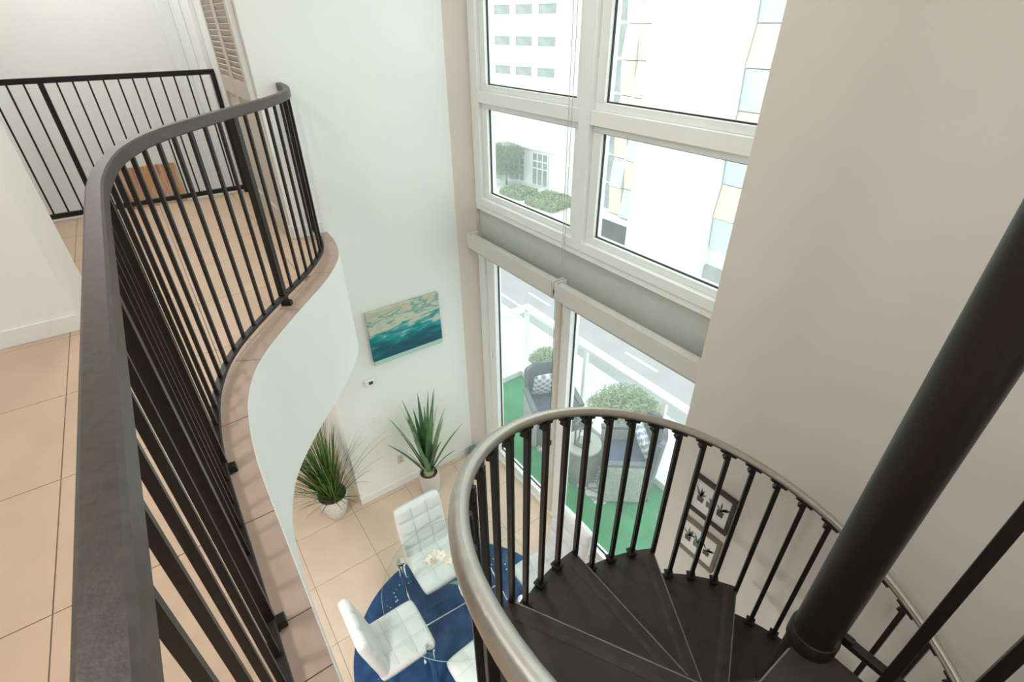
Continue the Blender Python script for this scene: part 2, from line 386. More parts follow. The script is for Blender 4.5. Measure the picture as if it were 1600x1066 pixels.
# ================================================================== LOFT RAILING
rc = [p for p in offset(.106) if p.y > .12]
rc = [Vector((rc[0].x, .13))]+rc
rc[-1].y = min(rc[-1].y, LP)
A_r = Arc(rc)
LR = thing('loft_railing', 'dark iron S-shaped railing along the curved loft edge', 'railing', (rc[0].x, rc[0].y, 0))
o0 = Vector((rc[0].x, rc[0].y, 0))
def rect(wd, d0, d1, ch=0.0):
    if not ch: return [(-wd, d0), (wd, d0), (wd, d1), (-wd, d1)]
    return [(-wd+ch, d0), (wd-ch, d0), (wd, d0+ch), (wd, d1-ch), (wd-ch, d1), (-wd+ch, d1), (-wd, d1-ch), (-wd, d0+ch)]
path = [Vector((p.x, p.y, 0))-o0 for p in rc]
part('top_rail', MB().sweep(path, rect(.019, 1.022, 1.07, .005)), M_rail, LR)
part('bottom_rail', MB().sweep(path, rect(.016, .045, .066, .003)), M_iron, LR)
NB = A_r.l[-1]
posts = [A_r.near((-.122, .96)), A_r.near((-.122, 1.69)), A_r.near((.455, 2.885)), .03]
bal = MB().box(-.0072, .0072, -.0072, .0072, .06, 1.03).mesh('baluster'); bal.materials.append(M_iron)
pst = MB().box(-.018, .018, -.018, .018, .0, 1.03).mesh('post'); pst.materials.append(M_iron)
for d in posts:
    q, t = A_r.at(d)
    o = bpy.data.objects.new('post', pst); COL.objects.link(o); o.parent = LR
    o.location = Vector((q.x, q.y, 0))-o0; o.rotation_euler = (0, 0, math.atan2(t.y, t.x))
    a = math.atan2(t.y, t.x)
    part('post_foot', MB().box(-.016, .016, -.04, .0, 0, .03), M_iron, LR, bevel=.003, loc=Vector((q.x, q.y, 0))-o0, rot=(0, 0, a))
ps = sorted(posts)+[NB]
for a, b in zip(ps, ps[1:]):
    k = max(1, round((b-a)/.1115))
    for i in range(1, k+(0 if b < NB else 1)):
        d = a+(b-a)*i/k
        if d > NB-.02: d = NB-.02
        q, t = A_r.at(d)
        o = bpy.data.objects.new('baluster', bal); COL.objects.link(o); o.parent = LR
        o.location = Vector((q.x, q.y, 0))-o0; o.rotation_euler = (0, 0, math.atan2(t.y, t.x))

# ================================================================== HALL RAILING
HR = thing('hall_railing', 'straight dark iron railing across the end of the hall', 'railing', (.74, 5.575, 0))
part('top_rail', MB().box(-1.56, .018, -.018, .018, 1.03, 1.07), M_iron, HR, bevel=.003)
part('bottom_rail', MB().box(-1.56, .018, -.014, .014, .03, .07), M_iron, HR, bevel=.003)
for x in (0.0, -1.19):
    o = bpy.data.objects.new('post', pst); COL.objects.link(o); o.parent = HR; o.location = (x, 0, 0)
hb = MB().box(-.006, .006, -.006, .006, .06, 1.04).mesh('baluster'); hb.materials.append(M_iron)
for i in list(range(1, 12))+[13, 14, 15]:
    x = -1.19*i/12 if i < 12 else -1.19-.1*(i-12)
    o = bpy.data.objects.new('baluster', hb); COL.objects.link(o); o.parent = HR; o.location = (x, 0, 0)

# ================================================================== SPIRAL STAIRCASE
SX, SY = 1.0496, .1066
RT, RB, RH = .905, .886, .901
RISE = .2245
SS = thing('spiral_staircase', 'dark metal spiral staircase with brushed steel handrail in front of the grey wall', 'staircase', (SX, SY, ZF))
dz = -ZF
part('centre_pole', MB().lathe([(.054, 0.0), (.054, dz+CE-.02)], 40), M_iron, SS, True)
part('base_plate', MB().lathe([(.13, 0), (.13, .012)], 32), M_iron, SS)
def arcp(r, a0, a1, n=12): return [(r*math.cos(R(a0+(a1-a0)*k/n)), r*math.sin(R(a0+(a1-a0)*k/n))) for k in range(n+1)]
NT = 13
# one wedge tread, nose at angle 0, rotated into place
def tread_mesh():
    mb = MB()
    poly = [(.058, -.012)]+arcp(RT, 0, 33, 12)+arcp(.062, 60, 33, 3)
    mb.prism(poly, -.012, 0)
    return mb
def lip_mesh():
    return MB().box(.07, RT-.004, -.002, .008, -.045, -.0125).add([], [])
tm = tread_mesh().mesh('tread'); tm.materials.append(M_tread)
lm = lip_mesh().mesh('nose_lip'); lm.materials.append(M_tread)
nm = MB().box(.07, RT-.002, -.0035, .0015, -.006, .0012).mesh('nose_edge'); nm.materials.append(M_nose)
gm = MB().box(.12, RT-.05, .035, .060, .0, .0012).mesh('grip_strip'); gm.materials.append(mat('dark_grip_strip', (.045, .032, .025), .7, var=.3, scale=25))
hub = MB().lathe([(.070, -.20), (.074, -.19), (.066, -.18), (.066, -.03), (.078, -.025), (.078, -.013)], 32).mesh('hub_sleeve'); hub.materials.append(M_iron)
for p in hub.polygons: p.use_smooth = True
hub.set_sharp_from_angle(angle=R(35))
def inst(name, me, parent, loc=(0, 0, 0), rz=0.0):
    o = bpy.data.objects.new(name, me); COL.objects.link(o); o.parent = parent; o.location = loc; o.rotation_euler = (0, 0, rz); return o
zr = lambda th: -.533+.4505*th           # handrail centre height, th in radians
coll = MB().box(-.017, .017, -.017, .017, -.02, .035).box(-.022, .022, -.022, .022, .022, .032).mesh('collar'); coll.materials.append(M_iron)
cap = MB().box(-.012, .012, -.011, .011, -.028, .004).box(-.005, .005, -.04, .04, -.006, .006).mesh('rail_bracket'); cap.materials.append(M_iron)
bolt = MB().lathe([(.005, -.004), (.005, .004)], 8).mesh('bolt'); bolt.materials.append(M_nose)
for k in range(NT):
    th = 150-30*k; z = -RISE*(k+1)
    t = inst('tread', tm, SS, (0, 0, z+dz), R(th))
    inst('nose_edge', nm, t); inst('nose_lip', lm, t); inst('grip_strip', gm, t)
    inst('hub_sleeve', hub, SS, (0, 0, z+dz))
    for j in range(4):
        a = th+7.5*j; ar = R(a); ztop = zr(ar)-.018
        zb = z-.03 if j else max(z-RISE, ZF)-.0
        b = MB().box(-.010, .010, -.010, .010, 0, ztop-zb)
        o = part('baluster', b, M_iron, SS, bevel=.0015, loc=(RB*math.cos(ar), RB*math.sin(ar), zb+dz), rot=(0, 0, ar))
        inst('rail_bracket', cap, o, (0.004, 0, ztop-zb)).rotation_euler = (R(26.6), 0, 0)
        if j: inst('collar', coll, o, (0, 0, z-zb))
# handrail helix
a0, a1 = 188, 150-30*(NT-1)-4
hp = [(RH*math.cos(R(a)), RH*math.sin(R(a)), zr(R(a))+dz) for a in np.linspace(a0, a1, 150)]
part('handrail', MB().tube(hp, .019, 16), M_steel, SS, True)
# two balusters on the landing end of the handrail
for a in (183,):
    ar = R(a); zt = zr(ar)-.018
    part('baluster', MB().box(-.012, .012, -.012, .012, 0, zt), M_iron, SS, loc=(RB*math.cos(ar), RB*math.sin(ar), dz), rot=(0, 0, ar))
# landing plate and its guard
lx0, lx1, ly0, ly1 = -.012-SX, 1.058-SX, -.98-SY, .128-SY
ld = part('landing', MB().box(lx0, lx1, ly0, ly1, dz-.014, dz), M_tread, SS)
part('landing_edge', MB().box(lx0, -.066, ly1-.002, ly1+.002, dz-.006, dz+.0012), M_nose, ld)
part('landing_beam', MB().box(lx0, -.06, ly1-.03, ly1-.02, dz-.14, dz-.014), M_iron, ld)
part('landing_beam', MB().box(lx1-.03, lx1-.02, ly0, -.06, dz-.14, dz-.014), M_iron, ld)
part('landing_collar', MB().lathe([(.053, 0), (.060, 0), (.060, .045), (.058, .049), (.053, .050)], 32, (0, 0, dz), False, False), M_iron, SS, True)
gx = 1.093-SX
part('guard_bottom_rail', MB().box(gx-.012, gx+.012, ly0, -.045, dz+.03, dz+.05), M_iron, SS, bevel=.002)
part('guard_top_rail', MB().box(gx-.016, gx+.016, ly0, .03, dz+.98, dz+1.02), M_iron, SS, bevel=.003)
for i in range(6):
    y = -.055-.118*i-SY
    part('guard_baluster', MB().box(gx-.0125, gx+.0125, y-.0125, y+.0125, dz-.1, dz+.99), M_iron, SS, bevel=.002)
part('guard_lug', MB().box(.03, gx+.005, -.075, -.045, dz+.035, dz+.065), M_iron, SS, bevel=.004)

# ================================================================== LOUVRED CLOSET DOORS
M_louv = mat('beige_painted_louvre', (.60, .54, .475), .55, var=.03)
LD = tag(empty('door_2', (.75, 4.1, 0)), kind='structure'); LD['label'] = 'beige louvred bifold closet door in the hall wall'
part('door_frame', MB().box(-.02, .01, -.06, -.0, 0, 2.4).box(-.02, .01, .98, 1.04, 0, 2.4).box(-.02, .01, -.06, 1.04, 2.34, 2.4), M_trim, LD, bevel=.003)
sl = MB().obox((0, 0, 0), (.42, 0, -.907), (0, 1, 0), (.907, 0, .42), .023, .186, .004).mesh('louvre_slat'); sl.materials.append(M_louv)
for i in range(2):
    y0 = .005+i*.49
    lf2 = part('leaf', MB().box(-.02, .012, y0, y0+.055, .01, 2.33).box(-.02, .012, y0+.43, y0+.485, .01, 2.33).box(-.02, .012, y0+.055, y0+.43, .01, .18).box(-.02, .012, y0+.055, y0+.43, .95, 1.06).box(-.02, .012, y0+.055, y0+.43, 2.2, 2.33).box(-.004, .006, y0+.055, y0+.43, .18, .95), M_louv, LD)
    part('backing', MB().box(.006, .011, y0+.055, y0+.43, 1.06, 2.2), M_louv, lf2)
    for k in range(30):
        s = inst('louvre_slat', sl, lf2, (-.006, y0+.2425, 1.085+k*.0375))
# white framed sliding door past the railing
D3 = tag(empty('door_3', (.75, 5.68, -.6)), kind='structure'); D3['label'] = 'bright white framed door beyond the hall railing'
M_bright = mat('gloss_white_door', (.88, .9, .89), .2, var=.01)
part('frame', MB().box(-.03, .01, -.02, .06, -1.0, 3.2).box(-.03, .01, 1.22, 1.30, -1.0, 3.2).box(-.03, .01, .06, 1.22, 3.1, 3.2), M_bright, D3, bevel=.004)
for i in range(2):
    part('door_panel', MB().box(-.012-.012*i, .0-.012*i, .06+.56*i, .66+.56*i, -1.0, 3.1), M_bright, D3, bevel=.004)
part('door_trim', MB().box(-.15, -.03, 1.29, 1.32, -1.0, 3.2), M_bright, D3, bevel=.004)

# ================================================================== WALL THINGS
def seascape(nt, tc):
    sx = nt.nodes.new('ShaderNodeSeparateXYZ'); nt.links.new(tc.outputs['Object'], sx.inputs[0])
    mp = nt.nodes.new('ShaderNodeMapping'); mp.inputs['Scale'].default_value = (1.5, 1, 5.4); nt.links.new(tc.outputs['Object'], mp.inputs[0])
    n = nt.nodes.new('ShaderNodeTexNoise'); n.inputs['Scale'].default_value = 3.2; n.inputs['Detail'].default_value = 9; n.inputs['Distortion'].default_value = .35
    nt.links.new(mp.outputs[0], n.inputs['Vector'])
    a = nt.nodes.new('ShaderNodeMath'); a.operation = 'MULTIPLY_ADD'; a.inputs[1].default_value = 1.55; a.inputs[2].default_value = .02
    nt.links.new(sx.outputs['Z'], a.inputs[0])
    s = nt.nodes.new('ShaderNodeMath'); s.operation = 'MULTIPLY_ADD'; s.inputs[1].default_value = .95; nt.links.new(n.outputs['Fac'], s.inputs[0]); nt.links.new(a.outputs[0], s.inputs[2])
    s2 = nt.nodes.new('ShaderNodeMath'); s2.operation = 'SUBTRACT'; s2.inputs[1].default_value = .02; nt.links.new(s.outputs[0], s2.inputs[0])
    c = ramp(nt, [(.0, (.006, .07, .11)), (.26, (.006, .11, .15)), (.42, (.0, .24, .27)), (.52, (.05, .36, .36)), (.60, (.50, .58, .45)), (.72, (.62, .65, .50)), (.80, (.16, .38, .36)), (.86, (.60, .62, .46)), (1, (.48, .50, .34))], s2.outputs[0])
    # pale shore band along the bottom
    lt = nt.nodes.new('ShaderNodeMath'); lt.operation = 'LESS_THAN'; lt.inputs[1].default_value = -.236; nt.links.new(sx.outputs['Z'], lt.inputs[0])
    mx = nt.nodes.new('ShaderNodeMix'); mx.data_type = 'RGBA'; nt.links.new(lt.outputs[0], mx.inputs['Factor']); nt.links.new(c, mx.inputs['A']); mx.inputs['B'].default_value = (.42, .66, .56, 1)
    return mx.outputs['Result']
M_sea = ramp_mat('abstract_seascape_paint', seascape, .6)
pt = thing('canvas_painting', 'teal and cream abstract seascape canvas on the tall white wall', 'painting', (1.548, LP-.02, -1.085))
part('canvas', MB().box(-.367, .367, -.02, .02, -.285, .285), M_sea, pt, bevel=.004)
th = thing('thermostat', 'small white thermostat with dark screen below the seascape painting', 'thermostat', (1.11, LP-.008, -1.55))
part('body', MB().box(-.055, .055, -.017, .008, -.042, .042), M_trim, th, bevel=.012)
part('screen', MB().box(-.018, .022, -.019, -.016, -.014, .020), mat('lcd_grey_green', (.045, .055, .045), .3), th)
sw = thing('light_switch', 'white light switch plate above the agave plant', 'switch', (1.106, LP-.003, -2.034))
part('plate', MB().box(-.036, .036, -.004, .003, -.058, .058), M_trim, sw, bevel=.002)
part('rocker', MB().box(-.016, .016, -.008, -.003, -.032, .032), M_trim, sw, bevel=.002)
ou = thing('power_outlet', 'cream power outlet near the floor left of the agave pot', 'outlet', (1.277, LP-.003, -2.70))
M_cream = mat('cream_plastic', (.72, .66, .50), .4, var=.02)
part('plate', MB().box(-.036, .036, -.004, .003, -.058, .058), M_cream, ou, bevel=.002)
for z in (-.022, .022):
    part('socket', MB().box(-.015, .015, -.007, -.003, z-.014, z+.014), mat('outlet_face', (.45, .40, .28), .4), ou, bevel=.002)
# framed plant prints on the grey wall
M_paper = mat('white_print_paper', (.80, .79, .75), .7, var=.01)
M_ink = mat('grey_green_print_ink', (.13, .17, .15), .7, var=.25, scale=40)
M_inkd = mat('dark_print_ink', (.09, .085, .08), .7, var=.25, scale=40)
def print_frame(label, yc, zc, mfr, seed):
    rn = random.Random(seed)
    t = thing('picture_frame', label, 'picture', (2.16, yc, zc))
    w, h, b, d = .146, .150, .022, .028
    for (a0, a1, c0, c1) in ((-w, w, h-b, h), (-w, w, -h, -h+b), (-w, -w+b, -h+b, h-b), (w-b, w, -h+b, h-b)):
        part('frame_bar', MB().box(-d, 0, a0, a1, c0, c1), mfr, t, bevel=.002)
    pp = part('paper', MB().box(-.010, -.002, -w+b, w-b, -h+b, h-b), M_paper, t)
    def blob(cy, cz, pts, m, nm):
        part(nm, MB().add([(-.0112, cy+p[0], cz+p[1]) for p in pts], [tuple(range(len(pts)))]), m, pp)
    # three potted plants drawn on the print
    for k, cy in enumerate((.072, .0, -.068)):
        wv, hv = .024+.008*(k == 1), .042+.010*rn.random()
        blob(cy, -.055, [(-wv, hv), (wv, hv), (wv*.85, 0), (-wv*.85, 0)], M_inkd if k != 1 else M_ink, 'printed_pot')
        for j in range(6):
            a = R(90+rn.uniform(-60, 60)); L = rn.uniform(.045, .085); n = (-math.sin(a)*.0075, math.cos(a)*.0075)
            e = (math.cos(a)*L, math.sin(a)*L)
            blob(cy, -.055+hv, [(n[0]*.4, n[1]*.4), (e[0]*.5+n[0], e[1]*.5+n[1]), e, (e[0]*.5-n[0], e[1]*.5-n[1]), (-n[0]*.4, -n[1]*.4)], M_ink, 'printed_leaf')
    return t
print_frame('black framed plant print, upper of the two on the grey wall', .955, -1.075, mat('black_brown_frame', (.035, .028, .024), .45, var=.1), 3)
print_frame('taupe framed plant print, lower of the two on the grey wall', .962, -1.465, mat('taupe_frame', (.20, .165, .135), .5, var=.08), 5)
# abstract picture seen through the hall railing
def stripes(nt, tc):
    n = nt.nodes.new('ShaderNodeTexNoise'); mp = nt.nodes.new('ShaderNodeMapping'); mp.inputs['Scale'].default_value = (6, 1, .7); mp.inputs['Rotation'].default_value = (0, .3, 0)
    nt.links.new(tc.outputs['Object'], mp.inputs[0]); nt.links.new(mp.outputs[0], n.inputs['Vector']); n.inputs['Scale'].default_value = 1.9; n.inputs['Detail'].default_value = 3
    return ramp(nt, [(.30, (.22, .09, .055)), (.40, (.60, .36, .27)), (.47, (.66, .34, .13)), (.53, (.72, .50, .36)), (.60, (.58, .30, .20)), (.70, (.24, .10, .07))], n.outputs['Fac'])
ab = thing('abstract_picture', 'brown and orange abstract picture beyond the hall railing', 'painting', (-.02, 6.98, -.2))
part('canvas', MB().box(-.30, .30, -.02, .02, -.32, .29), ramp_mat('brown_orange_paint', stripes), ab, bevel=.004)

# ================================================================== PLANTS
M_leafA = mat('agave_green', (.13, .27, .12), .45, var=.3, scale=12)
M_leafB = mat('agave_pale_edge', (.42, .52, .26), .45, var=.2, scale=12)
M_leafC = mat('agave_dark', (.06, .15, .06), .45, var=.3, scale=12)
M_soil = mat('brown_soil', (.12, .075, .045), .95, var=.4, scale=40, bump=.6, bscale=80)
def blade(base, az, L, w, lean, bend, seg=9, fold=.25):
    """a tapering leaf with a folded section; lean = start angle from vertical, bend = added towards the tip"""
    dr = Vector((math.cos(az), math.sin(az), 0)); sd = Vector((-math.sin(az), math.cos(az), 0)); p = Vector(base); vs = []
    for k in range(seg+1):
        s = k/seg; a = lean+bend*s*s; up = dr*math.sin(a)+Vector((0, 0, 1))*math.cos(a); nn = dr*math.cos(a)-Vector((0, 0, 1))*math.sin(a)
        ww = w*(min(1, .55+1.8*s) if s < .25 else 1)*(1-s**2.2)+.0008
        vs += [p-sd*ww-nn*(ww*fold), p+nn*(ww*fold*.4), p+sd*ww-nn*(ww*fold), p-nn*(ww*fold*.2+.002*(1-s)+.0008)]
        p = p+up*(L/seg)
    fs = [(4*k+i, 4*k+(i+1) % 4, 4*k+4+(i+1) % 4, 4*k+4+i) for k in range(seg) for i in range(4)]
    return vs, fs+[(0, 1, 2, 3), (4*seg+3, 4*seg+2, 4*seg+1, 4*seg)]
def pot(t, prof_out, soil_z, soil_r, m, name='pot'):
    rr = prof_out[-1][0]
    prof = prof_out+[(rr-.012, prof_out[-1][1]), (soil_r, soil_z-.02)]
    part(name, MB().lathe(prof, 40), m, t, True)
    part('soil', MB().lathe([(soil_r, soil_z-.01), (soil_r*.6, soil_z+.006), (.002, soil_z+.012)], 28, cap0=False), M_soil, t, True)
ag = thing('potted_agave', 'tall agave in a round white pot against the white wall', 'plant', (1.48, 3.72, ZF))
pot(ag, [(.085, 0), (.098, .01), (.112, .12), (.113, .25), (.108, .275)], .25, .10, mat('matt_white_pot', (.70, .66, .61), .6, var=.03))
rn = random.Random(11)
part('stem', MB().lathe([(.05, .24), (.055, .30), (.04, .36), (.02, .42)], 16), M_leafB, ag, True)
for i in range(24):
    az = i*2.399+.3; ring = i/24
    lean = R(5+24*ring+rn.uniform(-3, 3)); L = (1.0-.36*ring)*rn.uniform(.92, 1.08); bend = R(6+14*ring)
    while True:
        v, f = blade((.026*math.cos(az), .026*math.sin(az), .26+.08*(1-ring)), az, L, .036-.006*ring, lean, bend)
        if max(q.y for q in v) < .235: break
        lean *= .8; bend *= .8
    part('leaf', MB().add(v, f), (M_leafA, M_leafB, M_leafA, M_leafC)[i % 4], ag, True)
def marble(nt, tc):
    n = nt.nodes.new('ShaderNodeTexNoise'); n.inputs['Scale'].default_value = 9; n.inputs['Detail'].default_value = 8; n.inputs['Distortion'].default_value = 2.2
    nt.links.new(tc.outputs['Object'], n.inputs['Vector'])
    return ramp(nt, [(.35, (.80, .80, .77)), (.47, (.80, .79, .76)), (.5, (.52, .51, .48)), (.54, (.80, .80, .77)), (.7, (.74, .73, .70))], n.outputs['Fac'])
gp = thing('potted_grass', 'bushy green grass plant in a marbled white pot beside the wall end', 'plant', (.50, 4.02, ZF))
pot(gp, [(.085, 0), (.095, .012), (.130, .15), (.155, .28), (.158, .315)], .285, .142, ramp_mat('white_marble_pot', marble, .35))
M_gr = [mat('grass_green', (.055, .15, .028), .5, var=.35, scale=10), mat('grass_dark_green', (.022, .075, .016), .5, var=.3, scale=10), mat('grass_yellow_green', (.16, .25, .05), .5, var=.3, scale=10)]
gb = [MB(), MB(), MB()]
for i in range(400):
    az = rn.uniform(0, 2*PI); rr = .09*math.sqrt(rn.random()); lean = R(4+28*rn.random()**1.3*(0.4+rr/.09)); L = rn.uniform(.45, .95)
    if rn.random() < .12: lean = R(rn.uniform(40, 70)); L = rn.uniform(.3, .5)
    v, f = blade((rr*math.cos(az), rr*math.sin(az), .29), az+rn.uniform(-.4, .4), L, rn.uniform(.003, .0055), lean, R(rn.uniform(8, 45)), 6, .2)
    if any(q.x > .25 and q.y > -.05 for q in v): continue
    gb[rn.choice((0, 0, 1, 2, 2))].add(v, f)
for k, mb in enumerate(gb):
    o = part('grass_blades', mb, M_gr[k], gp); o['kind'] = 'stuff'
orb = thing('glass_orb', 'small round grey-green glass orb on the floor in the wall corner', 'ornament', (2.165, 3.90, ZF))
orb.scale = (1.35, 1.35, 1.35)
M_orb = mat('grey_green_glass', (.16, .22, .21), .15, var=.1, coat=.5)
part('ball', MB().lathe([(.045*math.sin(PI*k/14)+.0006, .05-.045*math.cos(PI*k/14)) for k in range(15)], 24), M_orb, orb, True)
part('ring', MB().tube([(.026*math.cos(a)-.012, -.040, .05+.026*math.sin(a)) for a in np.linspace(0, 2*PI, 21)], .004, 8), mat('dark_ring', (.05, .06, .06), .4), orb, True)
part('foot', MB().lathe([(.026, 0), (.026, .007)], 18), MATS['dark_ring'], orb)

# ================================================================== DINING GROUP
def rugcol(nt, tc):
    n = nt.nodes.new('ShaderNodeTexNoise'); n.inputs['Scale'].default_value = 7; n.inputs['Detail'].default_value = 8
    nt.links.new(tc.outputs['Object'], n.inputs['Vector'])
    c = ramp(nt, [(.3, (.012, .045, .13)), (.55, (.022, .075, .19)), (.75, (.05, .12, .25))], n.outputs['Fac'])
    v = nt.nodes.new('ShaderNodeTexVoronoi'); v.inputs['Scale'].default_value = 26; nt.links.new(tc.outputs['Object'], v.inputs['Vector'])
    lt = nt.nodes.new('ShaderNodeMath'); lt.operation = 'LESS_THAN'; lt.inputs[1].default_value = .22; nt.links.new(v.outputs['Distance'], lt.inputs[0])
    ln = nt.nodes.new('ShaderNodeVectorMath'); ln.operation = 'LENGTH'; nt.links.new(tc.outputs['Object'], ln.inputs[0])
    g1 = nt.nodes.new('ShaderNodeMath'); g1.operation = 'COMPARE'; g1.inputs[1].default_value = .76; g1.inputs[2].default_value = .055; nt.links.new(ln.outputs['Value'], g1.inputs[0])
    n3 = nt.nodes.new('ShaderNodeTexNoise'); n3.inputs['Scale'].default_value = 3.5; nt.links.new(tc.outputs['Object'], n3.inputs['Vector'])
    g3 = nt.nodes.new('ShaderNodeMath'); g3.operation = 'GREATER_THAN'; g3.inputs[1].default_value = .48; nt.links.new(n3.outputs['Fac'], g3.inputs[0])
    m1 = nt.nodes.new('ShaderNodeMath'); m1.operation = 'MULTIPLY'; nt.links.new(lt.outputs[0], m1.inputs[0]); nt.links.new(g1.outputs[0], m1.inputs[1])
    m2 = nt.nodes.new('ShaderNodeMath'); m2.operation = 'MULTIPLY'; nt.links.new(m1.outputs[0], m2.inputs[0]); nt.links.new(g3.outputs[0], m2.inputs[1])
    mx = nt.nodes.new('ShaderNodeMix'); mx.data_type = 'RGBA'; nt.links.new(m2.outputs[0], mx.inputs['Factor']); nt.links.new(c, mx.inputs['A']); mx.inputs['B'].default_value = (.5, .58, .62, 1)
    return mx.outputs['Result']
RUGZ = ZF+.010
rug = part('round_rug', MB().lathe([(.925, 0), (.93, .004), (.925, .010)], 72), ramp_mat('blue_rug_wool', rugcol, .95), None, loc=(.95, 2.10, ZF))
tag(rug, 'round dark blue rug with pale dots under the glass table', 'rug')
TC = (.98, 2.15)
tb = thing('glass_dining_table', 'round clear glass dining table on chrome legs', 'table', (TC[0], TC[1], RUGZ))
th_ = -2.34-RUGZ
part('glass_top', MB().lathe([(.597, th_-.012), (.600, th_-.009), (.600, th_-.003), (.597, th_)], 80), M_tglass, tb, True)
part('rim', MB().lathe([(.6005, th_-.010), (.6025, th_-.006), (.6005, th_-.002)], 80, cap0=False, cap1=False), mat('green_glass_edge', (.42, .60, .54), .15), tb, True)
lg = MB().lathe([(.040, 0), (.040, .008), (.026, .012), (.026, th_-.05), (.034, th_-.048), (.034, th_-.013)], 24).mesh('leg'); lg.materials.append(M_chrome)
for p in lg.polygons: p.use_smooth = True
lg.set_sharp_from_angle(angle=R(35))
cp = MB().lathe([(.030, 0), (.034, .004), (.030, .012), (.002, .013)], 24).mesh('cap'); cp.materials.append(M_chrome)
LEG = [(-.31, .42), (-.42, -.31), (.42, .31), (.31, -.42)]
for x, y in LEG:
    l = inst('leg', lg, tb, (x, y, 0)); inst('cap', cp, l, (0, 0, th_))
zs = .33
for a, b in (((-.31, .42), (-.42, -.31)), ((.42, .31), (.31, -.42)), ((-.365, .05), (.365, .0))):
    part('stretcher', MB().tube([(*a, zs), (*b, zs)], .007, 10), M_chrome, tb, True)
# tufted white chair, facing local +y
def pad(w, l, t, nx, ny, dome=.010):
    """padded cushion, top at z=t, seams as grooves, rounded rim"""
    k = 7; NX, NY = nx*k, ny*k; vs = []; idx = {}
    for j in range(NY+1):
        for i in range(NX+1):
            u, v = i/NX, j/NY
            fu, fv = (u*nx) % 1, (v*ny) % 1
            du, dv = min(fu, 1-fu), min(fv, 1-fv)
            g = min(1, min(du, dv)/.16) if (nx > 1) else 1
            e = min(u*NX, (1-u)*NX, v*NY, (1-v)*NY)
            z = t-.013*(1-g)-(.012 if e < .5 else (.003 if e < 1.5 else 0))+dome*(1-(2*u-1)**2)*(1-(2*v-1)**2)
            cq = 1-.055*abs((2*u-1)*(2*v-1))**6
            idx[i, j] = len(vs); vs.append(((u-.5)*w*cq, (v-.5)*l*cq, z))
    fs = [(idx[i, j], idx[i+1, j], idx[i+1, j+1], idx[i, j+1]) for j in range(NY) for i in range(NX)]
    rim = [(i, 0) for i in range(NX)]+[(NX, j) for j in range(NY)]+[(i, NY) for i in range(NX, 0, -1)]+[(0, j) for j in range(NY, 0, -1)]
    b0 = len(vs)
    for (i, j) in rim:
        x, y, z = vs[idx[i, j]]; vs.append((x*1.015, y*1.015, t*.45))
    b1 = len(vs)
    for (i, j) in rim:
        x, y, z = vs[idx[i, j]]; vs.append((x*.985, y*.985, 0))
    n = len(rim)
    for q in range(n):
        q2 = (q+1) % n
        fs += [(idx[rim[q]], b0+q, b0+q2, idx[rim[q2]]), (b0+q, b1+q, b1+q2, b0+q2)]
    fs.append(tuple(b1+q for q in range(n)))
    return MB().add(vs, fs)
seat_me = pad(.44, .45, .085, 3, 3).mesh('seat'); seat_me.materials.append(M_leather)
back_me = pad(.43, .56, .078, 3, 4, .008).mesh('backrest'); back_me.materials.append(M_leather)
for me in (seat_me, back_me):
    for p in me.polygons: p.use_smooth = True
M_seam_shade = mat('shaded_leather_seam', (.58, .60, .58), .6, var=.05)  # grey colour puts the shade of the tufting grooves into the seams
def seams(w, l, t, nx, ny):
    mb = MB()
    def zt(u, v): return t-.0125+.009*(1-(2*u-1)**2)*(1-(2*v-1)**2)
    for i in range(1, nx):
        u = i/nx; mb.tube([((u-.5)*w, (v-.5)*l, zt(u, v)) for v in np.linspace(.05, .95, 9)], .0026, 6)
    for j in range(1, ny):
        v = j/ny; mb.tube([((u-.5)*w, (v-.5)*l, zt(u, v)) for u in np.linspace(.05, .95, 9)], .0026, 6)
    return mb
seam_s = seams(.44, .45, .085, 3, 3).mesh('seams'); seam_s.materials.append(M_seam_shade)
seam_b = seams(.43, .56, .078, 3, 4).mesh('seams'); seam_b.materials.append(M_seam_shade)
cleg = MB().obox((0, 0, .195), (1, 0, 0), (0, 1, 0), (0, 0, 1), .014, .014, .195).mesh('leg'); cleg.materials.append(M_chrome)
crail = MB().box(-.19, .19, -.01, .01, .365, .39).mesh('seat_rail'); crail.materials.append(M_chrome)
bsh = MB().box(-.212, .212, -.006, .006, -.26, .26).mesh('back_shell'); bsh.materials.append(M_leather)
def chair(label, x, y, rz, z=None):
    c = thing('dining_chair', label, 'chair', (x, y, RUGZ if z is None else z), rz, 'white dining chairs around the glass table')
    inst('seams', seam_s, inst('seat', seat_me, c, (0, 0, .39)))
    b = inst('backrest', back_me, c, (0, -.215, .71))
    # backrest: pad normal looks to +y, leaning back
    n = Vector((0, math.cos(R(11)), math.sin(R(11)))); up = Vector((0, -math.sin(R(11)), math.cos(R(11)))); sx = up.cross(n)
    b.rotation_euler = Matrix((sx, up, n)).transposed().to_euler(); b.location = (0, -.262, .69); inst('seams', seam_b, b)
    for sx_, sy_ in ((-.19, .12), (.19, .12), (-.19, -.19), (.19, -.19)): inst('leg', cleg, c, (sx_, sy_, 0))
    inst('seat_rail', crail, c, (0, .12, 0)); inst('seat_rail', crail, c, (0, -.19, 0))
    return c
chair('white tufted dining chair nearest the agave plant', .99, 2.60, PI)
chair('white tufted dining chair nearest the curved loft edge', .43, 2.19, -PI/2)
chair('white tufted dining chair whose seat corner shows left of the spiral handrail bottom', .87, 1.60, 0.05)
chair('white tufted dining chair between the glass table and the balcony door', 1.71, 1.93, PI/2)
